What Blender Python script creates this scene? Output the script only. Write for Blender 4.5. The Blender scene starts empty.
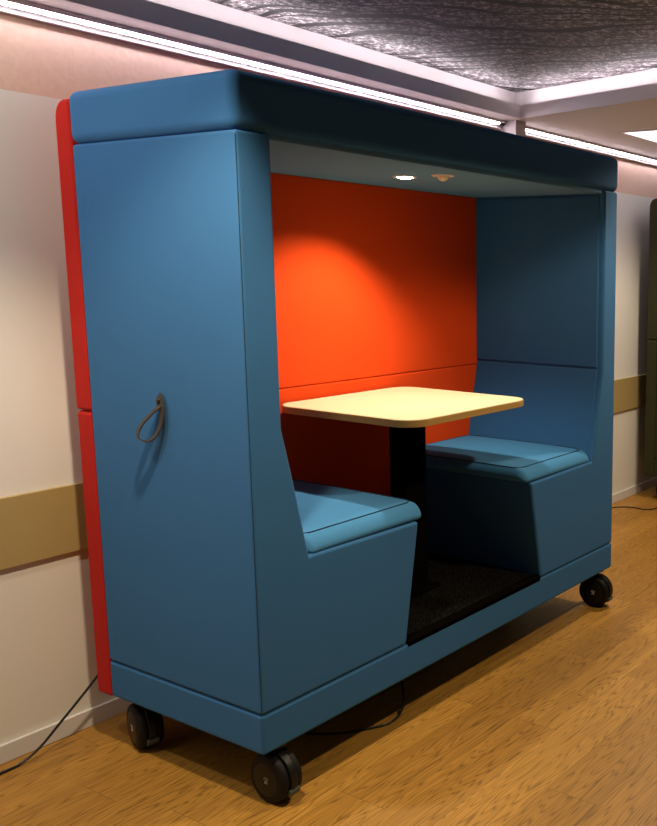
import bpy, bmesh, math, random
from mathutils import Vector, Matrix
random.seed(7)
sc = bpy.context.scene
COL = sc.collection
PI = math.pi

# ------------------------------------------------------------------ materials
def lin(r, g, b):
    f = lambda c: c/12.92 if c <= .04045 else ((c+.055)/1.055)**2.4
    return (f(r/255), f(g/255), f(b/255), 1)

class NT:
    def __init__(s, name):
        s.m = bpy.data.materials.new(name); s.m.use_nodes = True
        s.t = s.m.node_tree; s.n = s.t.nodes; s.l = s.t.links
        s.b = s.n['Principled BSDF']
    def node(s, typ, **kw):
        nd = s.n.new(typ)
        for k, v in kw.items():
            if k.startswith('i_'):
                nd.inputs[k[2:].replace('_', ' ')].default_value = v
            else: setattr(nd, k, v)
        return nd
    def link(s, a, b): s.l.new(a, b)
    def math(s, op, a, b=None, c=None):
        nd = s.n.new('ShaderNodeMath'); nd.operation = op
        for i, v in enumerate((a, b, c)):
            if v is None: continue
            if isinstance(v, (int, float)): nd.inputs[i].default_value = v
            else: s.l.new(v, nd.inputs[i])
        return nd.outputs[0]
    def mix(s, fac, a, b, blend='MIX'):
        nd = s.n.new('ShaderNodeMix'); nd.data_type = 'RGBA'; nd.blend_type = blend
        for sock, v in ((nd.inputs[0], fac), (nd.inputs[6], a), (nd.inputs[7], b)):
            if isinstance(v, (int, float, tuple)): sock.default_value = v
            else: s.l.new(v, sock)
        return nd.outputs[2]
    def ramp(s, fac, stops):
        nd = s.n.new('ShaderNodeValToRGB'); el = nd.color_ramp.elements
        while len(el) < len(stops): el.new(.5)
        for e, (p, c) in zip(el, stops): e.position = p; e.color = c
        s.l.new(fac, nd.inputs[0]); return nd.outputs[0]
    def bump(s, h, strength, dist=.002):
        nd = s.n.new('ShaderNodeBump'); nd.inputs['Strength'].default_value = strength
        nd.inputs['Distance'].default_value = dist
        s.l.new(h, nd.inputs['Height']); s.l.new(nd.outputs[0], s.b.inputs['Normal'])
    def coord(s, scale=(1, 1, 1)):
        tc = s.n.new('ShaderNodeTexCoord'); mp = s.n.new('ShaderNodeMapping')
        mp.inputs['Scale'].default_value = scale
        s.l.new(tc.outputs['Object'], mp.inputs[0]); return mp.outputs[0]

def m_fabric(name, col, var=.12, sheen=.15):
    t = NT(name); c = t.coord()
    n1 = t.node('ShaderNodeTexNoise', i_Scale=420.0, i_Detail=2.0); t.link(c, n1.inputs['Vector'])
    n2 = t.node('ShaderNodeTexNoise', i_Scale=5.0, i_Detail=2.0); t.link(c, n2.inputs['Vector'])
    v = t.math('ADD', t.math('MULTIPLY', n1.outputs[0], var*2), t.math('MULTIPLY', n2.outputs[0], var*.6))
    v = t.math('ADD', v, 1-var*1.3)
    cm = t.node('ShaderNodeVectorMath', operation='SCALE'); cm.inputs[0].default_value = col[:3]
    t.link(v, cm.inputs['Scale']); t.link(cm.outputs[0], t.b.inputs['Base Color'])
    t.b.inputs['Roughness'].default_value = .9
    t.b.inputs['Specular IOR Level'].default_value = .15
    t.b.inputs['Sheen Weight'].default_value = sheen
    t.b.inputs['Sheen Roughness'].default_value = .5
    t.b.inputs['Sheen Tint'].default_value = (min(1, col[0]*2+.1), min(1, col[1]*2+.1), min(1, col[2]*2+.1), 1)
    t.bump(n1.outputs[0], .35, .0015)
    return t.m

def m_plain(name, col, rough=.5, spec=.5, metal=0, noise=.0, nscale=30.0, bump=0):
    t = NT(name)
    t.b.inputs['Base Color'].default_value = col
    t.b.inputs['Roughness'].default_value = rough
    t.b.inputs['Specular IOR Level'].default_value = spec
    t.b.inputs['Metallic'].default_value = metal
    n = t.node('ShaderNodeTexNoise', i_Scale=nscale, i_Detail=3.0); t.link(t.coord(), n.inputs['Vector'])
    if noise:
        a = tuple(x*(1-noise) for x in col[:3])+(1,); b = tuple(min(1, x*(1+noise)) for x in col[:3])+(1,)
        t.link(t.mix(n.outputs[0], a, b), t.b.inputs['Base Color'])
    if bump: t.bump(n.outputs[0], bump, .003)
    return t.m

def m_emit(name, col, strength):
    t = NT(name)
    t.b.inputs['Base Color'].default_value = (.8, .8, .8, 1)
    t.b.inputs['Emission Color'].default_value = col
    t.b.inputs['Emission Strength'].default_value = strength
    return t.m

def m_floor():
    t = NT('oak_planks')
    tc = t.n.new('ShaderNodeTexCoord'); sep = t.n.new('ShaderNodeSeparateXYZ'); t.link(tc.outputs['Object'], sep.inputs[0])
    X, Y = sep.outputs[0], sep.outputs[1]
    PW, PL = .178, 1.26
    yy = t.math('DIVIDE', t.math('ADD', Y, 10.0+.062), PW)
    row = t.math('FLOOR', yy); fy = t.math('FRACT', yy)
    wn = t.node('ShaderNodeTexWhiteNoise', noise_dimensions='1D'); t.link(row, wn.inputs['W'])
    xx = t.math('ADD', t.math('DIVIDE', t.math('ADD', X, 20.0), PL), t.math('MULTIPLY', wn.outputs['Value'], 7.3))
    colm = t.math('FLOOR', xx); fx = t.math('FRACT', xx)
    cid = t.math('ADD', t.math('MULTIPLY', row, 17.31), t.math('MULTIPLY', colm, 3.77))
    wp = t.node('ShaderNodeTexWhiteNoise', noise_dimensions='1D'); t.link(cid, wp.inputs['W'])
    pv = wp.outputs['Value']
    # plank-local coordinates, offset per plank
    cx = t.n.new('ShaderNodeCombineXYZ')
    t.link(t.math('MULTIPLY', X, .8), cx.inputs[0])
    t.link(t.math('MULTIPLY', t.math('SUBTRACT', fy, .5), PW*10.0), cx.inputs[1])
    t.link(t.math('MULTIPLY', pv, 53.0), cx.inputs[2])
    # cathedral rings
    nz = t.node('ShaderNodeTexNoise', i_Scale=1.5, i_Detail=2.0, i_Roughness=.5); t.link(cx.outputs[0], nz.inputs['Vector'])
    rings = t.math('FRACT', t.math('MULTIPLY', nz.outputs[0], 22.0))
    rings = t.math('ABSOLUTE', t.math('SUBTRACT', t.math('MULTIPLY', rings, 2.0), 1.0))
    rings = t.math('POWER', rings, 3.0)
    # fine fibre
    cf = t.n.new('ShaderNodeCombineXYZ')
    t.link(t.math('MULTIPLY', X, 2.2), cf.inputs[0]); t.link(t.math('MULTIPLY', Y, 150.0), cf.inputs[1])
    t.link(t.math('MULTIPLY', pv, 31.0), cf.inputs[2])
    nf = t.node('ShaderNodeTexNoise', i_Scale=1.0, i_Detail=3.0, i_Roughness=.65); t.link(cf.outputs[0], nf.inputs['Vector'])
    nb = t.node('ShaderNodeTexNoise', i_Scale=1.1, i_Detail=2.0); t.link(cx.outputs[0], nb.inputs['Vector'])
    # knots
    vk = t.node('ShaderNodeTexVoronoi', i_Scale=2.1); t.link(tc.outputs['Object'], vk.inputs['Vector'])
    knot = t.math('LESS_THAN', vk.outputs['Distance'], .028)
    base = t.ramp(pv, [(0, lin(160, 116, 46)), (.5, lin(170, 124, 51)), (1, lin(182, 135, 58))])
    dark = lin(78, 49, 14)
    k = t.math('MULTIPLY', t.math('ADD', t.math('MULTIPLY', rings, .60), t.math('MULTIPLY', t.math('SUBTRACT', nf.outputs[0], .42), .55)), 1.0)
    k = t.math('ADD', k, t.math('MULTIPLY', t.math('SUBTRACT', nb.outputs[0], .5), .35))
    k = t.math('MINIMUM', t.math('MAXIMUM', k, 0), 1)
    c = t.mix(k, base, dark)
    c = t.mix(t.math('MULTIPLY', knot, .7), c, lin(70, 38, 15))
    # joints
    jy = t.math('LESS_THAN', t.math('MINIMUM', fy, t.math('SUBTRACT', 1.0, fy)), .0042)
    jx = t.math('LESS_THAN', t.math('MINIMUM', fx, t.math('SUBTRACT', 1.0, fx)), .0007)
    j = t.math('MAXIMUM', jx, jy)
    c = t.mix(t.math('MULTIPLY', j, .55), c, lin(60, 34, 14))
    t.link(c, t.b.inputs['Base Color'])
    t.b.inputs['Roughness'].default_value = .48
    t.b.inputs['Specular IOR Level'].default_value = .35
    t.bump(t.math('SUBTRACT', nf.outputs[0], t.math('MULTIPLY', j, 1.0)), .12, .001)
    return t.m

def m_ceiling():
    t = NT('glitter_wallpaper')
    tc = t.n.new('ShaderNodeTexCoord')
    mp = t.node('ShaderNodeMapping'); t.link(tc.outputs['Object'], mp.inputs[0])
    mp.inputs['Rotation'].default_value = (0, 0, math.radians(62))
    # fibres: small random strokes
    v = t.node('ShaderNodeTexNoise', i_Scale=48.0, i_Detail=5.0, i_Roughness=.78); t.link(tc.outputs['Object'], v.inputs['Vector'])
    fib = t.ramp(v.outputs[0], [(.40, (.02, .019, .019, 1)), (.52, (.12, .113, .116, 1)), (.61, (.62, .58, .60, 1))])
    # flowing dark lines, running along the mapped X
    nw = t.node('ShaderNodeTexNoise', i_Scale=1.3, i_Detail=1.0); t.link(mp.outputs[0], nw.inputs['Vector'])
    sep = t.n.new('ShaderNodeSeparateXYZ'); t.link(mp.outputs[0], sep.inputs[0])
    def lines(freq, warp, lo, gain, mn):
        u = t.math('ADD', t.math('MULTIPLY', sep.outputs[1], freq), t.math('MULTIPLY', nw.outputs[0], warp))
        fl = t.math('ABSOLUTE', t.math('SUBTRACT', t.math('MULTIPLY', t.math('FRACT', u), 2.0), 1.0))
        nt = t.node('ShaderNodeTexNoise', i_Scale=1.1+freq*.13, i_Detail=1.0); t.link(mp.outputs[0], nt.inputs['Vector'])
        return t.math('LESS_THAN', fl, t.math('MAXIMUM', t.math('MULTIPLY', t.math('SUBTRACT', nt.outputs[0], lo), gain), mn))
    line = t.math('MAXIMUM', lines(2.6, 2.4, .42, .9, .03), lines(11.0, 7.0, .40, 1.2, .04))
    c = t.mix(t.math('MULTIPLY', line, .97), fib, (.004, .004, .004, 1))
    t.link(c, t.b.inputs['Base Color'])
    t.b.inputs['Roughness'].default_value = .6
    t.b.inputs['Specular IOR Level'].default_value = .3
    t.bump(v.outputs[0], .5, .004)
    return t.m

def m_wood(name, col, dark, sx=3.0, sy=60.0):
    t = NT(name); c = t.coord((sx, sy, sy))
    n = t.node('ShaderNodeTexNoise', i_Scale=1.0, i_Detail=3.0); t.link(c, n.inputs['Vector'])
    t.link(t.mix(n.outputs[0], dark, col), t.b.inputs['Base Color'])
    t.b.inputs['Roughness'].default_value = .42
    t.b.inputs['Specular IOR Level'].default_value = .35
    return t.m

def m_carpet():
    t = NT('speckled_carpet'); c = t.coord()
    n = t.node('ShaderNodeTexNoise', i_Scale=160.0, i_Detail=3.0, i_Roughness=.8); t.link(c, n.inputs['Vector'])
    col = t.ramp(n.outputs[0], [(.4, (.003, .003, .003, 1)), (.56, (.009, .0085, .0075, 1)), (.68, (.05, .047, .04, 1))])
    t.link(col, t.b.inputs['Base Color'])
    t.b.inputs['Roughness'].default_value = 1; t.b.inputs['Specular IOR Level'].default_value = 0
    t.bump(n.outputs[0], .8, .004)
    return t.m

M = dict(
    blue=m_fabric('blue_upholstery', (.035, .135, .315, 1)),
    blue_seat=m_fabric('blue_seat_fabric', (.05, .20, .40, 1)),
    lining=m_fabric('grey_blue_lining', (.11, .28, .48, 1)),
    piping=m_fabric('dark_blue_piping', (.012, .035, .06, 1)),
    red=m_fabric('red_upholstery', (.42, .016, .011, 1)),
    orange=m_fabric('orange_red_upholstery', (.70, .054, .004, 1)),
    olive=m_fabric('olive_upholstery', (.030, .030, .012, 1)),
    olive_pipe=m_fabric('dark_olive_piping', (.01, .01, .005, 1)),
    floor=m_floor(), ceil=m_ceiling(), carpet=m_carpet(),
    white=m_plain('white_wall_paint', (.82, .81, .78, 1), .6, .3, noise=.03, nscale=4.0),
    white_warm_lit=m_plain('lower_wall_warm_lit', (.82, .79, .71, 1), .6, .3, noise=.03, nscale=4.0),  # same white wall, with the downlights' warm tint put into its colour
    salmon=m_plain('salmon_wallpaper', (.80, .58, .47, 1), .75, .2, noise=.10, nscale=60.0, bump=.5),
    gold=m_plain('tan_wall_rail', (.43, .32, .13, 1), .35, .4, noise=.05, nscale=8.0),
    base=m_plain('baseboard_paint', (.72, .70, .67, 1), .4, .4),
    cpaint=m_plain('ceiling_paint', (.66, .62, .62, 1), .8, .2),
    soffit=m_plain('soffit_paint', (.78, .74, .72, 1), .8, .2),
    black=m_plain('black_plastic', (.006, .006, .0055, 1), .4, .3),
    tread=m_plain('black_rubber', (.006, .006, .006, 1), .6, .2),
    pedal=m_plain('grey_green_plastic', (.05, .065, .06, 1), .5, .4),
    logo=m_plain('white_print', (.75, .75, .74, 1), .5, .3),
    colm=m_plain('black_powder_coat', (.003, .003, .003, 1), .9, .0),
    trim=m_plain('black_aluminium_trim', (.003, .0026, .002, 1), .7, .0),
    leather=m_plain('dark_grey_leather', (.035, .032, .028, 1), .6, .4, noise=.2),
    rivet=m_plain('dark_metal', (.05, .05, .05, 1), .3, .5, metal=.8),
    cable=m_plain('black_cable_sheath', (.008, .008, .012, 1), .35, .5),
    maple=m_wood('maple_laminate', (.78, .70, .44, 1), (.73, .64, .38, 1)),
    ply=m_wood('ply_edge', (.46, .30, .10, 1), (.36, .22, .06, 1)),
    ring=m_plain('white_metal_ring', (.8, .8, .78, 1), .35, .5),
    sensor=m_plain('cream_sensor_dome', (.78, .72, .52, 1), .4, .5),
    led=m_emit('led_strip_diffuser', (1.0, .88, .98, 1), 32.0),
    cove=m_emit('cove_led', (1.0, .87, .93, 1), 48.0),
    panel=m_emit('light_panel_diffuser', (1.0, .92, .94, 1), 1.6),
    spot=m_emit('spot_lens', (1.0, .93, .75, 1), 30.0),
)

# ------------------------------------------------------------------ mesh tools
def finish(name, bm, mat, parent=None, smooth=True, wn=True, loc=None):
    bmesh.ops.recalc_face_normals(bm, faces=bm.faces)
    me = bpy.data.meshes.new(name); bm.to_mesh(me); bm.free()
    mats = mat if isinstance(mat, (list, tuple)) else [mat]
    for m in mats: me.materials.append(m)
    if smooth:
        for p in me.polygons: p.use_smooth = True
    o = bpy.data.objects.new(name, me); COL.objects.link(o)
    if parent: o.parent = parent
    if loc: o.location = loc
    if smooth and wn:
        md = o.modifiers.new('normals', 'WEIGHTED_NORMAL'); md.keep_sharp = True; md.weight = 100
    return o

def prism(poly, axis, a, b, bev=0, seg=4, bm=None):
    """extrude a 2D polygon along an axis between a and b; bevel every edge sharper than 20 degrees"""
    own = bm is None
    if own: bm = bmesh.new()
    def P(u, v, w):
        return {'x': (w, u, v), 'y': (u, w, v), 'z': (u, v, w)}[axis]
    va = [bm.verts.new(P(u, v, a)) for u, v in poly]
    vb = [bm.verts.new(P(u, v, b)) for u, v in poly]
    n = len(poly); fs = [bm.faces.new(va), bm.faces.new(vb)]
    for i in range(n):
        j = (i+1) % n; fs.append(bm.faces.new((va[i], va[j], vb[j], vb[i])))
    bmesh.ops.recalc_face_normals(bm, faces=fs)
    if bev:
        es = set(e for f in fs for e in f.edges)
        es = [e for e in es if len(e.link_faces) == 2 and e.calc_face_angle(0) > math.radians(21)]
        bmesh.ops.bevel(bm, geom=es, offset=bev, segments=seg, profile=.5, affect='EDGES', clamp_overlap=True)
    return bm

def box(x0, x1, y0, y1, z0, z1, bev=0, seg=3, bm=None):
    return prism([(x0, y0), (x1, y0), (x1, y1), (x0, y1)], 'z', z0, z1, bev, seg, bm)

def tube(bm, pts, r, n=8, closed=False):
    pts = [Vector(p) for p in pts]; N = len(pts); rings = []
    up = None
    for i, p in enumerate(pts):
        a = pts[i-1] if (i or closed) else p
        b = pts[(i+1) % N] if (i < N-1 or closed) else p
        d = (b-a).normalized()
        if up is None:
            up = Vector((0, 0, 1)) if abs(d.z) < .9 else Vector((1, 0, 0))
        s = d.cross(up).normalized(); up = s.cross(d).normalized()
        rings.append([bm.verts.new(p+(s*math.cos(2*PI*k/n)+up*math.sin(2*PI*k/n))*r) for k in range(n)])
    for i in range(N if closed else N-1):
        A, B = rings[i], rings[(i+1) % N]
        for k in range(n): bm.faces.new((A[k], A[(k+1) % n], B[(k+1) % n], B[k]))
    if not closed:
        bm.faces.new(rings[0]); bm.faces.new(rings[-1])
    return bm

def lathe(prof, axis='z', n=40, c=(0, 0, 0), bm=None, mi=0):
    """prof: (radius, height) pairs, closed at both ends"""
    if bm is None: bm = bmesh.new()
    C_ = Vector(c); rings = []
    for r, h in prof:
        ring = []
        for k in range(n):
            a = 2*PI*k/n; u, v = r*math.cos(a), r*math.sin(a)
            ring.append(bm.verts.new(C_+Vector({'z': (u, v, h), 'x': (h, u, v), 'y': (u, h, v)}[axis])))
        rings.append(ring)
    for A, B in zip(rings, rings[1:]):
        for k in range(n):
            f = bm.faces.new((A[k], A[(k+1) % n], B[(k+1) % n], B[k])); f.material_index = mi
    bm.faces.new(rings[0]).material_index = mi; bm.faces.new(rings[-1]).material_index = mi
    return bm

def rrect(x0, x1, y0, y1, r, seg=8):
    out = []
    for cx, cy, a0 in ((x1-r, y1-r, 0), (x0+r, y1-r, 90), (x0+r, y0+r, 180), (x1-r, y0+r, 270)):
        for k in range(seg+1):
            a = math.radians(a0+90*k/seg); out.append((cx+r*math.cos(a), cy+r*math.sin(a)))
    return out

def spline(pts, n=10):
    pts = [Vector(p) for p in pts]; out = []
    for i in range(len(pts)-1):
        p0, p1, p2, p3 = pts[max(i-1, 0)], pts[i], pts[i+1], pts[min(i+2, len(pts)-1)]
        for k in range(n):
            t = k/n
            out.append(.5*((2*p1)+(p2-p0)*t+(2*p0-5*p1+4*p2-p3)*t*t+(3*p1-p0-3*p2+p3)*t**3))
    out.append(pts[-1]); return out

def thing(name, label, cat, loc=(0, 0, 0), group=None):
    o = bpy.data.objects.new(name, None); COL.objects.link(o); o.location = loc
    o.empty_display_size = .1
    return tag(o, label, cat, group)
def tag(o, label, cat, group=None):
    o['label'] = label; o['category'] = cat
    if group: o['group'] = group
    return o
def struct(o, label=None):
    o['kind'] = 'structure'
    if label: o['label'] = label
    return o

# ------------------------------------------------------------------ the setting
YW = .96                                  # face of the back wall
XL, XR, YF = -4.0, 9.0, -6.0
ZS = 2.39                                 # underside of the lowered ceiling
ZL, ZT = 2.455, 2.55                      # lip of the lowered ceiling, raised ceiling

struct(finish('floor', box(XL, XR, YF, YW+.1, -.06, 0), M['floor'], smooth=False), 'oak plank floor')

bm = bmesh.new()
for z0, z1, mi in ((0, .75, 0), (.75, 2.122, 1), (2.122, 2.56, 2)):
    n0 = len(bm.faces); box(XL, XR, YW, YW+.1, z0, z1, bm=bm); bm.faces.ensure_lookup_table()
    for f in bm.faces[n0:]: f.material_index = mi
struct(finish('wall_back', bm, [M['white_warm_lit'], M['white'], M['salmon']], smooth=False), 'white wall with a salmon textured band on top')
struct(finish('wall_left', box(XL-.1, XL, YF, YW+.1, 0, 2.56), M['white'], smooth=False), 'white side wall')
struct(finish('wall_right', box(XR, XR+.1, YF, YW+.1, 0, 2.56), M['white'], smooth=False), 'white far wall')
struct(finish('trim_1', box(XL, XR, YW-.016, YW, .639, .868, .002, 2), M['gold']), 'tan wall rail at hip height')
struct(finish('baseboard_back', box(XL, XR, YW-.013, YW, 0, .063, .003, 2), M['base']), 'low white baseboard')
struct(finish('trim_2', box(XL, XR, YW-.018, YW, 2.346, 2.3635, .002, 2), M['cpaint']), 'thin white moulding under the light strip')

# lowered ceiling round the raised panel and round the bright recess
bm = bmesh.new()
for poly in ([(XL, .81), (2.45, .81), (2.45, YW), (XL, YW)],
             [(2.45, YW), (2.45, .81), (3.05, .55), (3.05, YW)],
             [(2.45, .81), (2.03, -1), (3.05, -1), (3.05, .55)],
             [(2.03, -1), (2.03, YF), (3.05, YF), (3.05, -1)],
             [(3.05, YF), (XR, YF), (XR, YW), (3.05, YW)]):
    prism(poly, 'z', ZS, ZL, bm=bm)
struct(finish('ceiling', bm, M['soffit'], smooth=False), 'lowered painted ceiling border')
# upright faces of the two raised parts
bm = bmesh.new()
prism([(XL, .925), (2.56, .925), (2.56, .945), (XL, .945)], 'z', ZL, ZT+.02, bm=bm)
prism([(2.56, .945), (2.56, .87), (2.15, -1), (2.15, YF), (2.17, YF), (2.17, -1), (2.58, .87), (2.58, .945)], 'z', ZL, ZT+.02, bm=bm)
struct(finish('trim_3', bm, M['cpaint'], smooth=False), 'bright upright faces of the raised ceiling')
struct(finish('ceiling_raised', prism([(XL, .925), (2.56, .925), (2.56, .87), (2.15, -1), (2.15, YF), (XL, YF)], 'z', ZT, ZT+.02), M['ceil'], smooth=False),
       'dark glittering wallpaper ceiling with flowing lines')
struct(finish('wall_pillar', box(2.47, 2.56, .853, YW, 0, ZS), M['cpaint'], smooth=False), 'narrow white pillar')

# light strips on the wall under the ceiling
def strip(x0, x1, label, tip=False):
    t = thing('light_strip', label, 'light strip', (x0, YW, 2.36), 'light strips along the top of the wall')
    w = x1-x0; e = w-.05 if tip else w-.004
    # an angled profile: its glowing face looks down and into the room
    finish('housing', prism([(0, .004), (-.028, .004), (-.044, .0131), (-.044, .028), (0, .028)], 'x', 0, w), M['cpaint'], t, smooth=False)
    finish('diffuser', prism([(-.0285, .0045), (-.0435, .0130), (-.0440, .0120), (-.0290, .0035)], 'x', .004, e), M['led'], t, smooth=False)
    if tip: finish('end_cap', prism([(-.0285, .0045), (-.0435, .0130), (-.0440, .0120), (-.0290, .0035)], 'x', e, w-.002), M['black'], t, smooth=False)
strip(XL+.01, 2.465, 'long glowing white light strip running from the left frame edge to the pillar', True)
strip(2.565, XR-.01, 'glowing white light strip beyond the pillar, running off to the right')
# strips hidden behind the ceiling lip
def cove(bmx, label):
    o = finish('trim_4', bmx, [M['cpaint'], M['cove']], smooth=False)
    for p in o.data.polygons: p.material_index = 1 if p.normal.z > .9 else 0      # the strip glows upwards
    return struct(o, label)
cove(box(XL+.1, 2.40, .822, .836, ZL, ZL+.006), 'hidden light strip washing the raised ceiling edge along the wall')
cove(prism([(2.462, .80), (2.044, -1), (2.044, -5.8), (2.058, -5.8), (2.058, -1), (2.476, .80)], 'z', ZL, ZL+.006), 'hidden light strip washing the right side of the raised ceiling')
t = thing('panel_light', 'bright flat ceiling light panel at the right edge beyond the pillar', 'ceiling light', (3.05, .55, ZS))
bm = bmesh.new()
for a in ((0, 1.2, -.015, 0), (0, 1.2, -1.2, -1.185), (0, .015, -1.185, -.015), (1.185, 1.2, -1.185, -.015)): box(*a, -.008, 0, bm=bm)
finish('frame', bm, M['cpaint'], t, smooth=False)
finish('diffuser', box(.015, 1.185, -1.185, -.015, -.005, 0), M['panel'], t, smooth=False)

# ------------------------------------------------------------------ booth
L, D, ZB, Z1, ZC, ZTOP, TI = 2.066, .740, .184, .31, 1.957, 2.112, .116

def cushion_mesh(x0, x1, y0, y1, z0, z1, crown, bev):
    bm = bmesh.new(); nx, ny = 10, 12
    def V(i, j, top):
        u, v = i/nx, j/ny
        z = z0
        if top: z = z1+crown*(1-(2*u-1)**4)*(1-(2*v-1)**4)
        ya = y0+(.036 if top else 0)
        return bm.verts.new((x0+(x1-x0)*u, ya+(y1-ya)*v, z))
    T = [[V(i, j, 1) for j in range(ny+1)] for i in range(nx+1)]
    B = [[V(i, j, 0) for j in range(ny+1)] for i in range(nx+1)]
    for i in range(nx):
        for j in range(ny):
            bm.faces.new((T[i][j], T[i+1][j], T[i+1][j+1], T[i][j+1]))
            bm.faces.new((B[i][j], B[i][j+1], B[i+1][j+1], B[i+1][j]))
    for i in range(nx):
        bm.faces.new((B[i][0], B[i+1][0], T[i+1][0], T[i][0])); bm.faces.new((B[i][ny], T[i][ny], T[i+1][ny], B[i+1][ny]))
    for j in range(ny):
        bm.faces.new((B[0][j], T[0][j], T[0][j+1], B[0][j+1])); bm.faces.new((B[nx][j], B[nx][j+1], T[nx][j+1], T[nx][j]))
    bmesh.ops.recalc_face_normals(bm, faces=bm.faces)
    es = [e for e in bm.edges if e.calc_face_angle(0) > .7]
    bmesh.ops.bevel(bm, geom=es, offset=bev, segments=5, profile=.5, affect='EDGES', clamp_overlap=True)
    return bm

def glyph_mesh():
    """small white mark on the caster hub: an S over a pair of marks, drawn as strokes in the local YZ plane"""
    bm = bmesh.new(); w = .0022
    def stroke(pts):
        for (a, b) in zip(pts, pts[1:]):
            a, b = Vector((0,)+a), Vector((0,)+b); d = (b-a).normalized(); s = Vector((0, -d.z, d.y))*w*.5
            a2, b2 = a-d*w*.4, b+d*w*.4
            q = [a2-s, b2-s, b2+s, a2+s]
            va = [bm.verts.new(p) for p in q]; vb = [bm.verts.new(p+Vector((-.0008, 0, 0))) for p in q]
            bm.faces.new(va); bm.faces.new(vb)
            for i in range(4): bm.faces.new((va[i], va[(i+1) % 4], vb[(i+1) % 4], vb[i]))
    S = []
    for k in range(11):                       # upper bowl
        a = math.radians(30+k*24); S.append((.0042*math.cos(a), .0040+.0040*math.sin(a)))
    for k in range(1, 11):
        a = math.radians(90-k*24); S.append((.0042*math.cos(a), -.0040+.0040*math.sin(a)))
    rot = lambda p, dy, dz: (p[1]+dy, -p[0]+dz)
    stroke([rot(p, 0, .006) for p in S])
    C_ = [(.0045*math.cos(math.radians(50+26*k)), .0055*math.sin(math.radians(50+26*k))) for k in range(11)]
    stroke([rot(p, 0, -.0065) for p in C_])
    stroke([(-.001, -.0065), (.0035, -.0065)])
    return bm

def caster(parent, x, y, rz):
    R, W = .077, .080
    c = bpy.data.objects.new('caster', None); COL.objects.link(c); c.parent = parent
    c.location = (x, y, 0); c.rotation_euler = (0, 0, rz); c.empty_display_size = .05
    for s in (-1, 1):                          # two wheels either side of the hood
        a, b = (s*W/2, s*.014)
        e = .007*s
        bm = lathe([(R*.25, a), (R*.80, a), (R*.90, a-e*.3), (R*.97, a-e), (R, a-e*2), (R, b+e*.6), (R*.97, b)], 'x', 44, (0, 0, R))
        w = finish('wheel', bm, M['tread'], c)
    finish('hub_cap', lathe([(.005, -W/2-.0025), (R*.62, -W/2-.0025), (R*.70, -W/2+.001), (R*.70, -W/2+.004)], 'x', 36, (0, 0, R)), M['black'], c)
    finish('logo', glyph_mesh(), M['logo'], c, smooth=False, loc=(-W/2-.0024, -.004, R))
    # hood between and over the wheels
    prof = []
    for k in range(13):
        a = math.radians(-15+k*210/12); prof.append((math.cos(a)*(R+.006), R+math.sin(a)*(R+.006)))
    inner = [(math.cos(math.radians(195-k*17.5))*R*.4, R+math.sin(math.radians(195-k*17.5))*R*.4) for k in range(13)]
    prof = [(y_, z_) for y_, z_ in prof]+inner
    bm = prism(prof, 'x', -.0125, .0125, .003, 2)
    finish('hood', bm, M['black'], c)
    bm = prism([(-.083, .046), (-.078, .056), (-.05, .046), (-.045, .036), (-.072, .030)], 'x', -.018, .020, .003, 2)
    finish('brake_pedal', bm, M['pedal'], c)
    bm = lathe([(.014, .13), (.014, ZB-.012), (.035, ZB-.010), (.035, ZB+.004)], 'z', 24)
    finish('stem', bm, M['black'], c)
    return c

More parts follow.
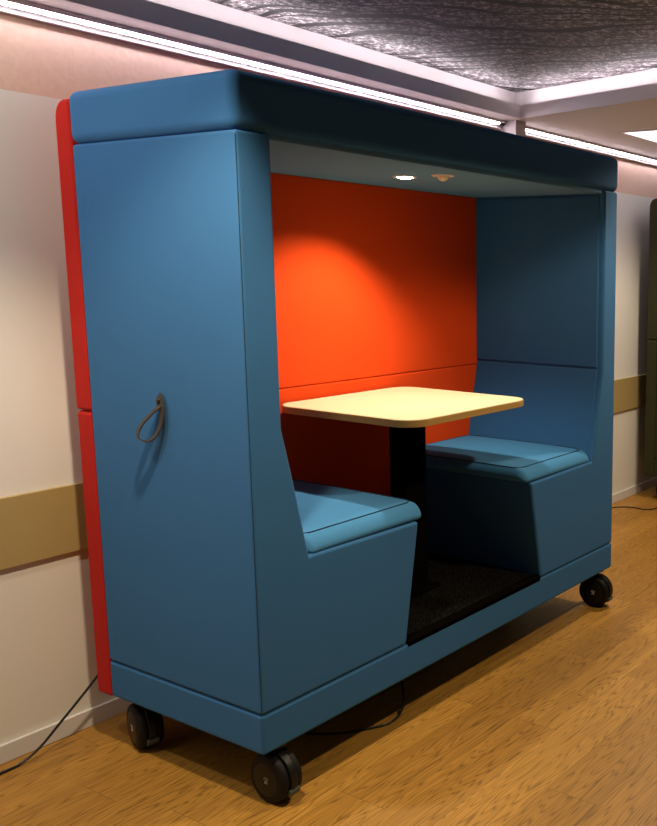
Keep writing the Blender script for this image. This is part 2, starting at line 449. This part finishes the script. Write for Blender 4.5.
def make_booth(x0, y0, label, mats, group):
    m_out, m_seat, m_lin, m_pipe, m_back, m_in = mats
    t = thing('booth', label, 'booth', (x0, y0, 0), group)
    # plinth
    finish('base', box(0, L, 0, D, ZB, Z1-.001, .011, 4), m_out, t)
    # side shells: upright panel running down into the seat block, one upholstered piece each
    prof = [(0, Z1), (0, ZC), (TI, ZC), (TI, 1.142), (.147, 1.00), (.200, .742), (.689, .734), (.616, Z1)]
    for mir in (0, 1):
        p = [((L-u) if mir else u, v) for u, v in prof]
        sh = finish('side_panel', prism(p, 'y', 0, D, .011, 4), m_out, t)
        # vertical seam down the front corner of the shell
        xs = L-.0 if mir else 0.0
        sgn = -1 if mir else 1
        bm = tube(bmesh.new(), [(xs+sgn*.0036, .0036, Z1+.012), (xs+sgn*.0036, .0036, ZC-.012)], .0015, 6)
        finish('seam', bm, m_pipe, sh)
        # padded upper and lower back rests inside
        if mir: f = lambda u: L-u
        else: f = lambda u: u
        bm = prism([(f(TI-.02), 1.160), (f(TI-.02), ZC-.022), (f(TI+.005), ZC-.022), (f(TI+.007), 1.163)], 'y', .028, D-.02, .0055, 4)
        finish('head_pad', bm, m_out, t)
        bm = prism([(f(TI-.02), 1.156), (f(TI+.003), 1.154), (f(.150), 1.00), (f(.203), .742), (f(.15), .742)], 'y', .028, D-.02, .004, 3)
        finish('back_pad', bm, m_out, t)
        xa, xb = .196, .728
        xa, xb = (f(xb), f(xa)) if mir else (xa, xb)
        cu = finish('seat_cushion', cushion_mesh(xa, xb, -.006, D-.02,   .736, .796, .010, .030), m_seat, t)
        pts = []
        for (u, v) in rrect(xa+.016, xb-.016, .046, D-.04, .04, 6):
            uu = (u-xa)/(xb-xa); vv = (v+.006)/(D-.014)
            pts.append((u, v, .7962))
        finish('piping', tube(bmesh.new(), pts, .0019, 6, True), m_pipe, cu)
    # roof
    finish('canopy', box(-.007, L+.007, -.006, D+.004, ZC-.002, ZTOP, .031, 6), m_out, t)
    finish('ceiling_lining', box(TI+.004, L-TI-.004, .012, D-.012, ZC-.014, ZC+.004, .004, 2), m_lin, t)
    # outer back, two upholstered halves, and the inner lining, two halves
    y0_, y1_ = D+.001, .822
    finish('back_panel', box(0, L, y0_, y1_, ZB-.006, 1.1375, .014, 4), m_back, t)
    top = [(y1_-.045+.045*math.cos(math.radians(a)), 2.092-.060+.060*math.sin(math.radians(a))) for a in range(0, 91, 15)]
    finish('back_panel', prism([(y0_, 1.1395), (y1_, 1.1395)]+top+[(y0_, 2.092)], 'x', 0, L, .012, 4), m_back, t)
    for z0, z1 in ((Z1+.01, 1.137), (1.139, ZC-.013)):
        finish('back_lining', box(TI-.02, L-TI+.02, D-.022, D+.01, z0, z1, .006, 3), m_in, t)
    # carpeted floor with its front nosing
    fl = finish('floor_mat', box(.60, L-.60, .012, D-.022, Z1-.004, Z1+.008), M['carpet'], t, smooth=False)
    bm = prism([(.0, .298), (-.003, .3165), (.020, .3235), (.030, .3235), (.030, .298)], 'x', .622, L-.622)
    finish('floor_nosing', bm, M['trim'], t, smooth=False)
    # lamp and sensor in the roof lining
    dl = finish('downlight', lathe([(.030, .0), (.044, -.001), (.046, .002), (.046, .010)], 'z', 36, (1.033, .345, ZC-.0165)), M['ring'], t)
    finish('lens', lathe([(.003, -.006), (.020, -.005), (.0295, -.001), (.030, .004)], 'z', 32, (1.033, .345, ZC-.0165)), M['spot'], dl)
    ms = finish('motion_sensor', lathe([(.026, .0), (.041, -.001), (.043, .002), (.043, .010)], 'z', 36, (1.050, .175, ZC-.0165)), M['ring'], t)
    finish('sensor_dome', lathe([(.003, -.019), (.012, -.016), (.020, -.009), (.024, .0), (.025, .004)], 'z', 32, (1.050, .175, ZC-.0165)), M['sensor'], ms)
    # leather pull straps, one per end
    for mir in (0, 1):
        s = 1 if mir else -1
        xx = L if mir else 0
        loop = spline([(xx+s*a_, b_, c_) for a_, b_, c_ in (
            (.003, .379, 1.219), (.004, .378, 1.206), (.009, .377, 1.191), (.024, .395, 1.167), (.040, .415, 1.139), (.049, .426, 1.112),
            (.047, .421, 1.093), (.036, .404, 1.087), (.024, .385, 1.100), (.015, .370, 1.130), (.011, .363, 1.165), (.009, .365, 1.195), (.0075, .373, 1.213), (.0065, .380, 1.221))], 6)
        bm = bmesh.new(); w, th = .012, .0019; rings = []
        for i, p in enumerate(loop):
            d = (loop[min(i+1, len(loop)-1)]-loop[max(i-1, 0)]).normalized()
            tw = .5*min(1, max(0, (abs(p.x-xx)-.006)/.012))          # the loop hangs twisted, its width turned away from the panel
            wv = Vector((-s*.62*tw, 1-.25*tw, 0)).normalized()
            nrm = d.cross(wv).normalized(); wv = nrm.cross(d).normalized()
            rings.append([bm.verts.new(p+wv*(a*w)+nrm*(b*th)) for a, b in ((-1, -1), (1, -1), (1, 1), (-1, 1))])
        for A, B in zip(rings, rings[1:]):
            for k in range(4): bm.faces.new((A[k], A[(k+1) % 4], B[(k+1) % 4], B[k]))
        bm.faces.new(rings[0]); bm.faces.new(rings[-1])
        ps = finish('pull_strap', bm, M['leather'], t, smooth=False)
        a, b = (xx+s*.000, xx+s*.0135)
        finish('rivet', lathe([(.010, a), (.010, b-s*.002), (.007, b), (.002, b+s*.0005)], 'x', 20, (0, .380, 1.205)), M['rivet'], ps)
    caster(t, .080, .046, 0); caster(t, L-.058, .052, math.radians(4))
    caster(t, .066, .668, math.radians(-17)); caster(t, L-.075, .655, math.radians(25))
    return t

make_booth(0, 0, 'blue upholstered booth with red back and two facing seats on black casters',
           (M['blue'], M['blue_seat'], M['lining'], M['piping'], M['red'], M['orange']), 'wheeled seating booths along the wall')
make_booth(3.975, 0, 'dark olive booth at the right edge, only its side and caster in view',
           (M['olive'], M['olive'], M['olive'], M['olive_pipe'], M['olive'], M['olive']), 'wheeled seating booths along the wall')

# ------------------------------------------------------------------ table in the blue booth
t = thing('table', 'pale maple table with rounded corners on a black pedestal inside the blue booth', 'table', (1.034, .357, .318))
hx, hy, h = .361, .347, 1.085-.318
finish('tabletop', prism(rrect(-hx+.003, hx-.003, -hy+.003, hy-.003, .085, 10), 'z', h-.004, h), M['maple'], t, smooth=False)
finish('edge_band', prism(rrect(-hx, hx, -hy, hy, .088, 10), 'z', h-.0265, h-.0012, .0018, 2), M['ply'], t)
finish('pedestal', prism(rrect(-.062, .062, -.045, .045, .012, 4), 'z', .008, h-.032), M['colm'], t)
finish('mounting_plate', box(-.16, .16, -.13, .13, h-.034, h-.0265, .002, 2), M['colm'], t)
finish('foot_plate', prism(rrect(-.10, .10, -.085, .085, .02, 5), 'z', 0, .008, .002, 2), M['colm'], t)

# ------------------------------------------------------------------ cables
def cable(pts, label, r=.0042, grp=None):
    o = finish('power_cable', tube(bmesh.new(), spline(pts, 12), r, 10), M['cable']); return tag(o, label, 'cable', grp)
cable([(-1.2, .86, .0045), (-.7, .88, .0045), (-.285, .888, .0045), (-.225, .885, .010), (-.165, .88, .04), (-.10, .875, .095), (.0, .866, .185), (.075, .855, .262), (.16, .845, .32), (.25, .832, .36)],
      'dark cable rising from the floor by the baseboard to the back of the blue booth')
cable([(.25, .58, .0045), (.34, .38, .0045), (.44, .19, .0045), (.56, .092, .0045), (.625, .075, .006), (.69, .095, .022), (.76, .16, .07), (.84, .30, .15), (.86, .34, .184)],
      'dark cable looping on the floor underneath the blue booth')
cable([(2.2, .90, .0045), (2.9, .91, .0045), (3.45, .915, .0045), (3.66, .885, .0045), (3.735, .79, .0045), (3.735, .68, .0045), (3.82, .63, .0045), (4.1, .66, .0045), (4.5, .62, .0045)],
      'thin dark cable lying on the floor between the two booths')

# ------------------------------------------------------------------ lights
def spot(name, loc, tgt, energy, col, size, blend, rad):
    ld = bpy.data.lights.new(name, 'SPOT'); ld.energy = energy; ld.color = col
    ld.spot_size = math.radians(size); ld.spot_blend = blend; ld.shadow_soft_size = rad
    o = bpy.data.objects.new(name, ld); COL.objects.link(o); o.location = loc
    o.rotation_euler = (Vector(tgt)-Vector(loc)).to_track_quat('-Z', 'Y').to_euler()
    return o
WARM = (1.0, .80, .55)
spot('booth_spot', (1.033, .345, ZC-.03), (.70, .40, 0), 48, (1.0, .93, .75), 122, .6, .02)
spot('room_downlight', (1.25, -1.45, 2.53), (1.25, -1.45, 0), 125, WARM, 137, .2, .05)
spot('room_downlight', (-.42, -.36, 2.53), (-.45, .55, 0), 140, WARM, 80, .6, .05)
spot('room_downlight', (-.95, .25, 2.53), (-.95, .25, 0), 48, (1, .89, .74), 168, .1, .05)
spot('room_downlight', (2.9, -.3, 2.37), (2.9, -.3, 0), 125, WARM, 150, .4, .05)

w = bpy.data.worlds.new('world'); sc.world = w; w.use_nodes = True
w.node_tree.nodes['Background'].inputs[0].default_value = (.9, .85, .95, 1)
w.node_tree.nodes['Background'].inputs[1].default_value = .05

# ------------------------------------------------------------------ camera
F, CX, CY, YAW, PIT, ROL = 916.3588, 601.956, 414.939, -60.0415, -8.8939, .8297
cd = bpy.data.cameras.new('camera'); cam = bpy.data.objects.new('camera', cd); COL.objects.link(cam)
yw, pt, rl = map(math.radians, (YAW, PIT, ROL))
fw = Vector((-math.sin(yw)*math.cos(pt), math.cos(yw)*math.cos(pt), math.sin(pt)))
rt = Vector((math.cos(yw), math.sin(yw), 0)); up = rt.cross(fw)
r2 = rt*math.cos(rl)+up*math.sin(rl); u2 = up*math.cos(rl)-rt*math.sin(rl)
m = Matrix((r2, u2, -fw)).transposed().to_4x4(); m.translation = Vector((-1.6695, -2.0862, 1.6))
cam.matrix_world = m
cd.sensor_fit = 'VERTICAL'; cd.sensor_height = 24; cd.lens = F/826*24
cd.shift_x = (328.5-CX)/826; cd.shift_y = (CY-413)/826
cd.clip_start = .05
sc.camera = cam
sc.view_settings.view_transform = 'Standard'; sc.view_settings.look = 'None'
sc.view_settings.exposure = 0; sc.view_settings.gamma = 1
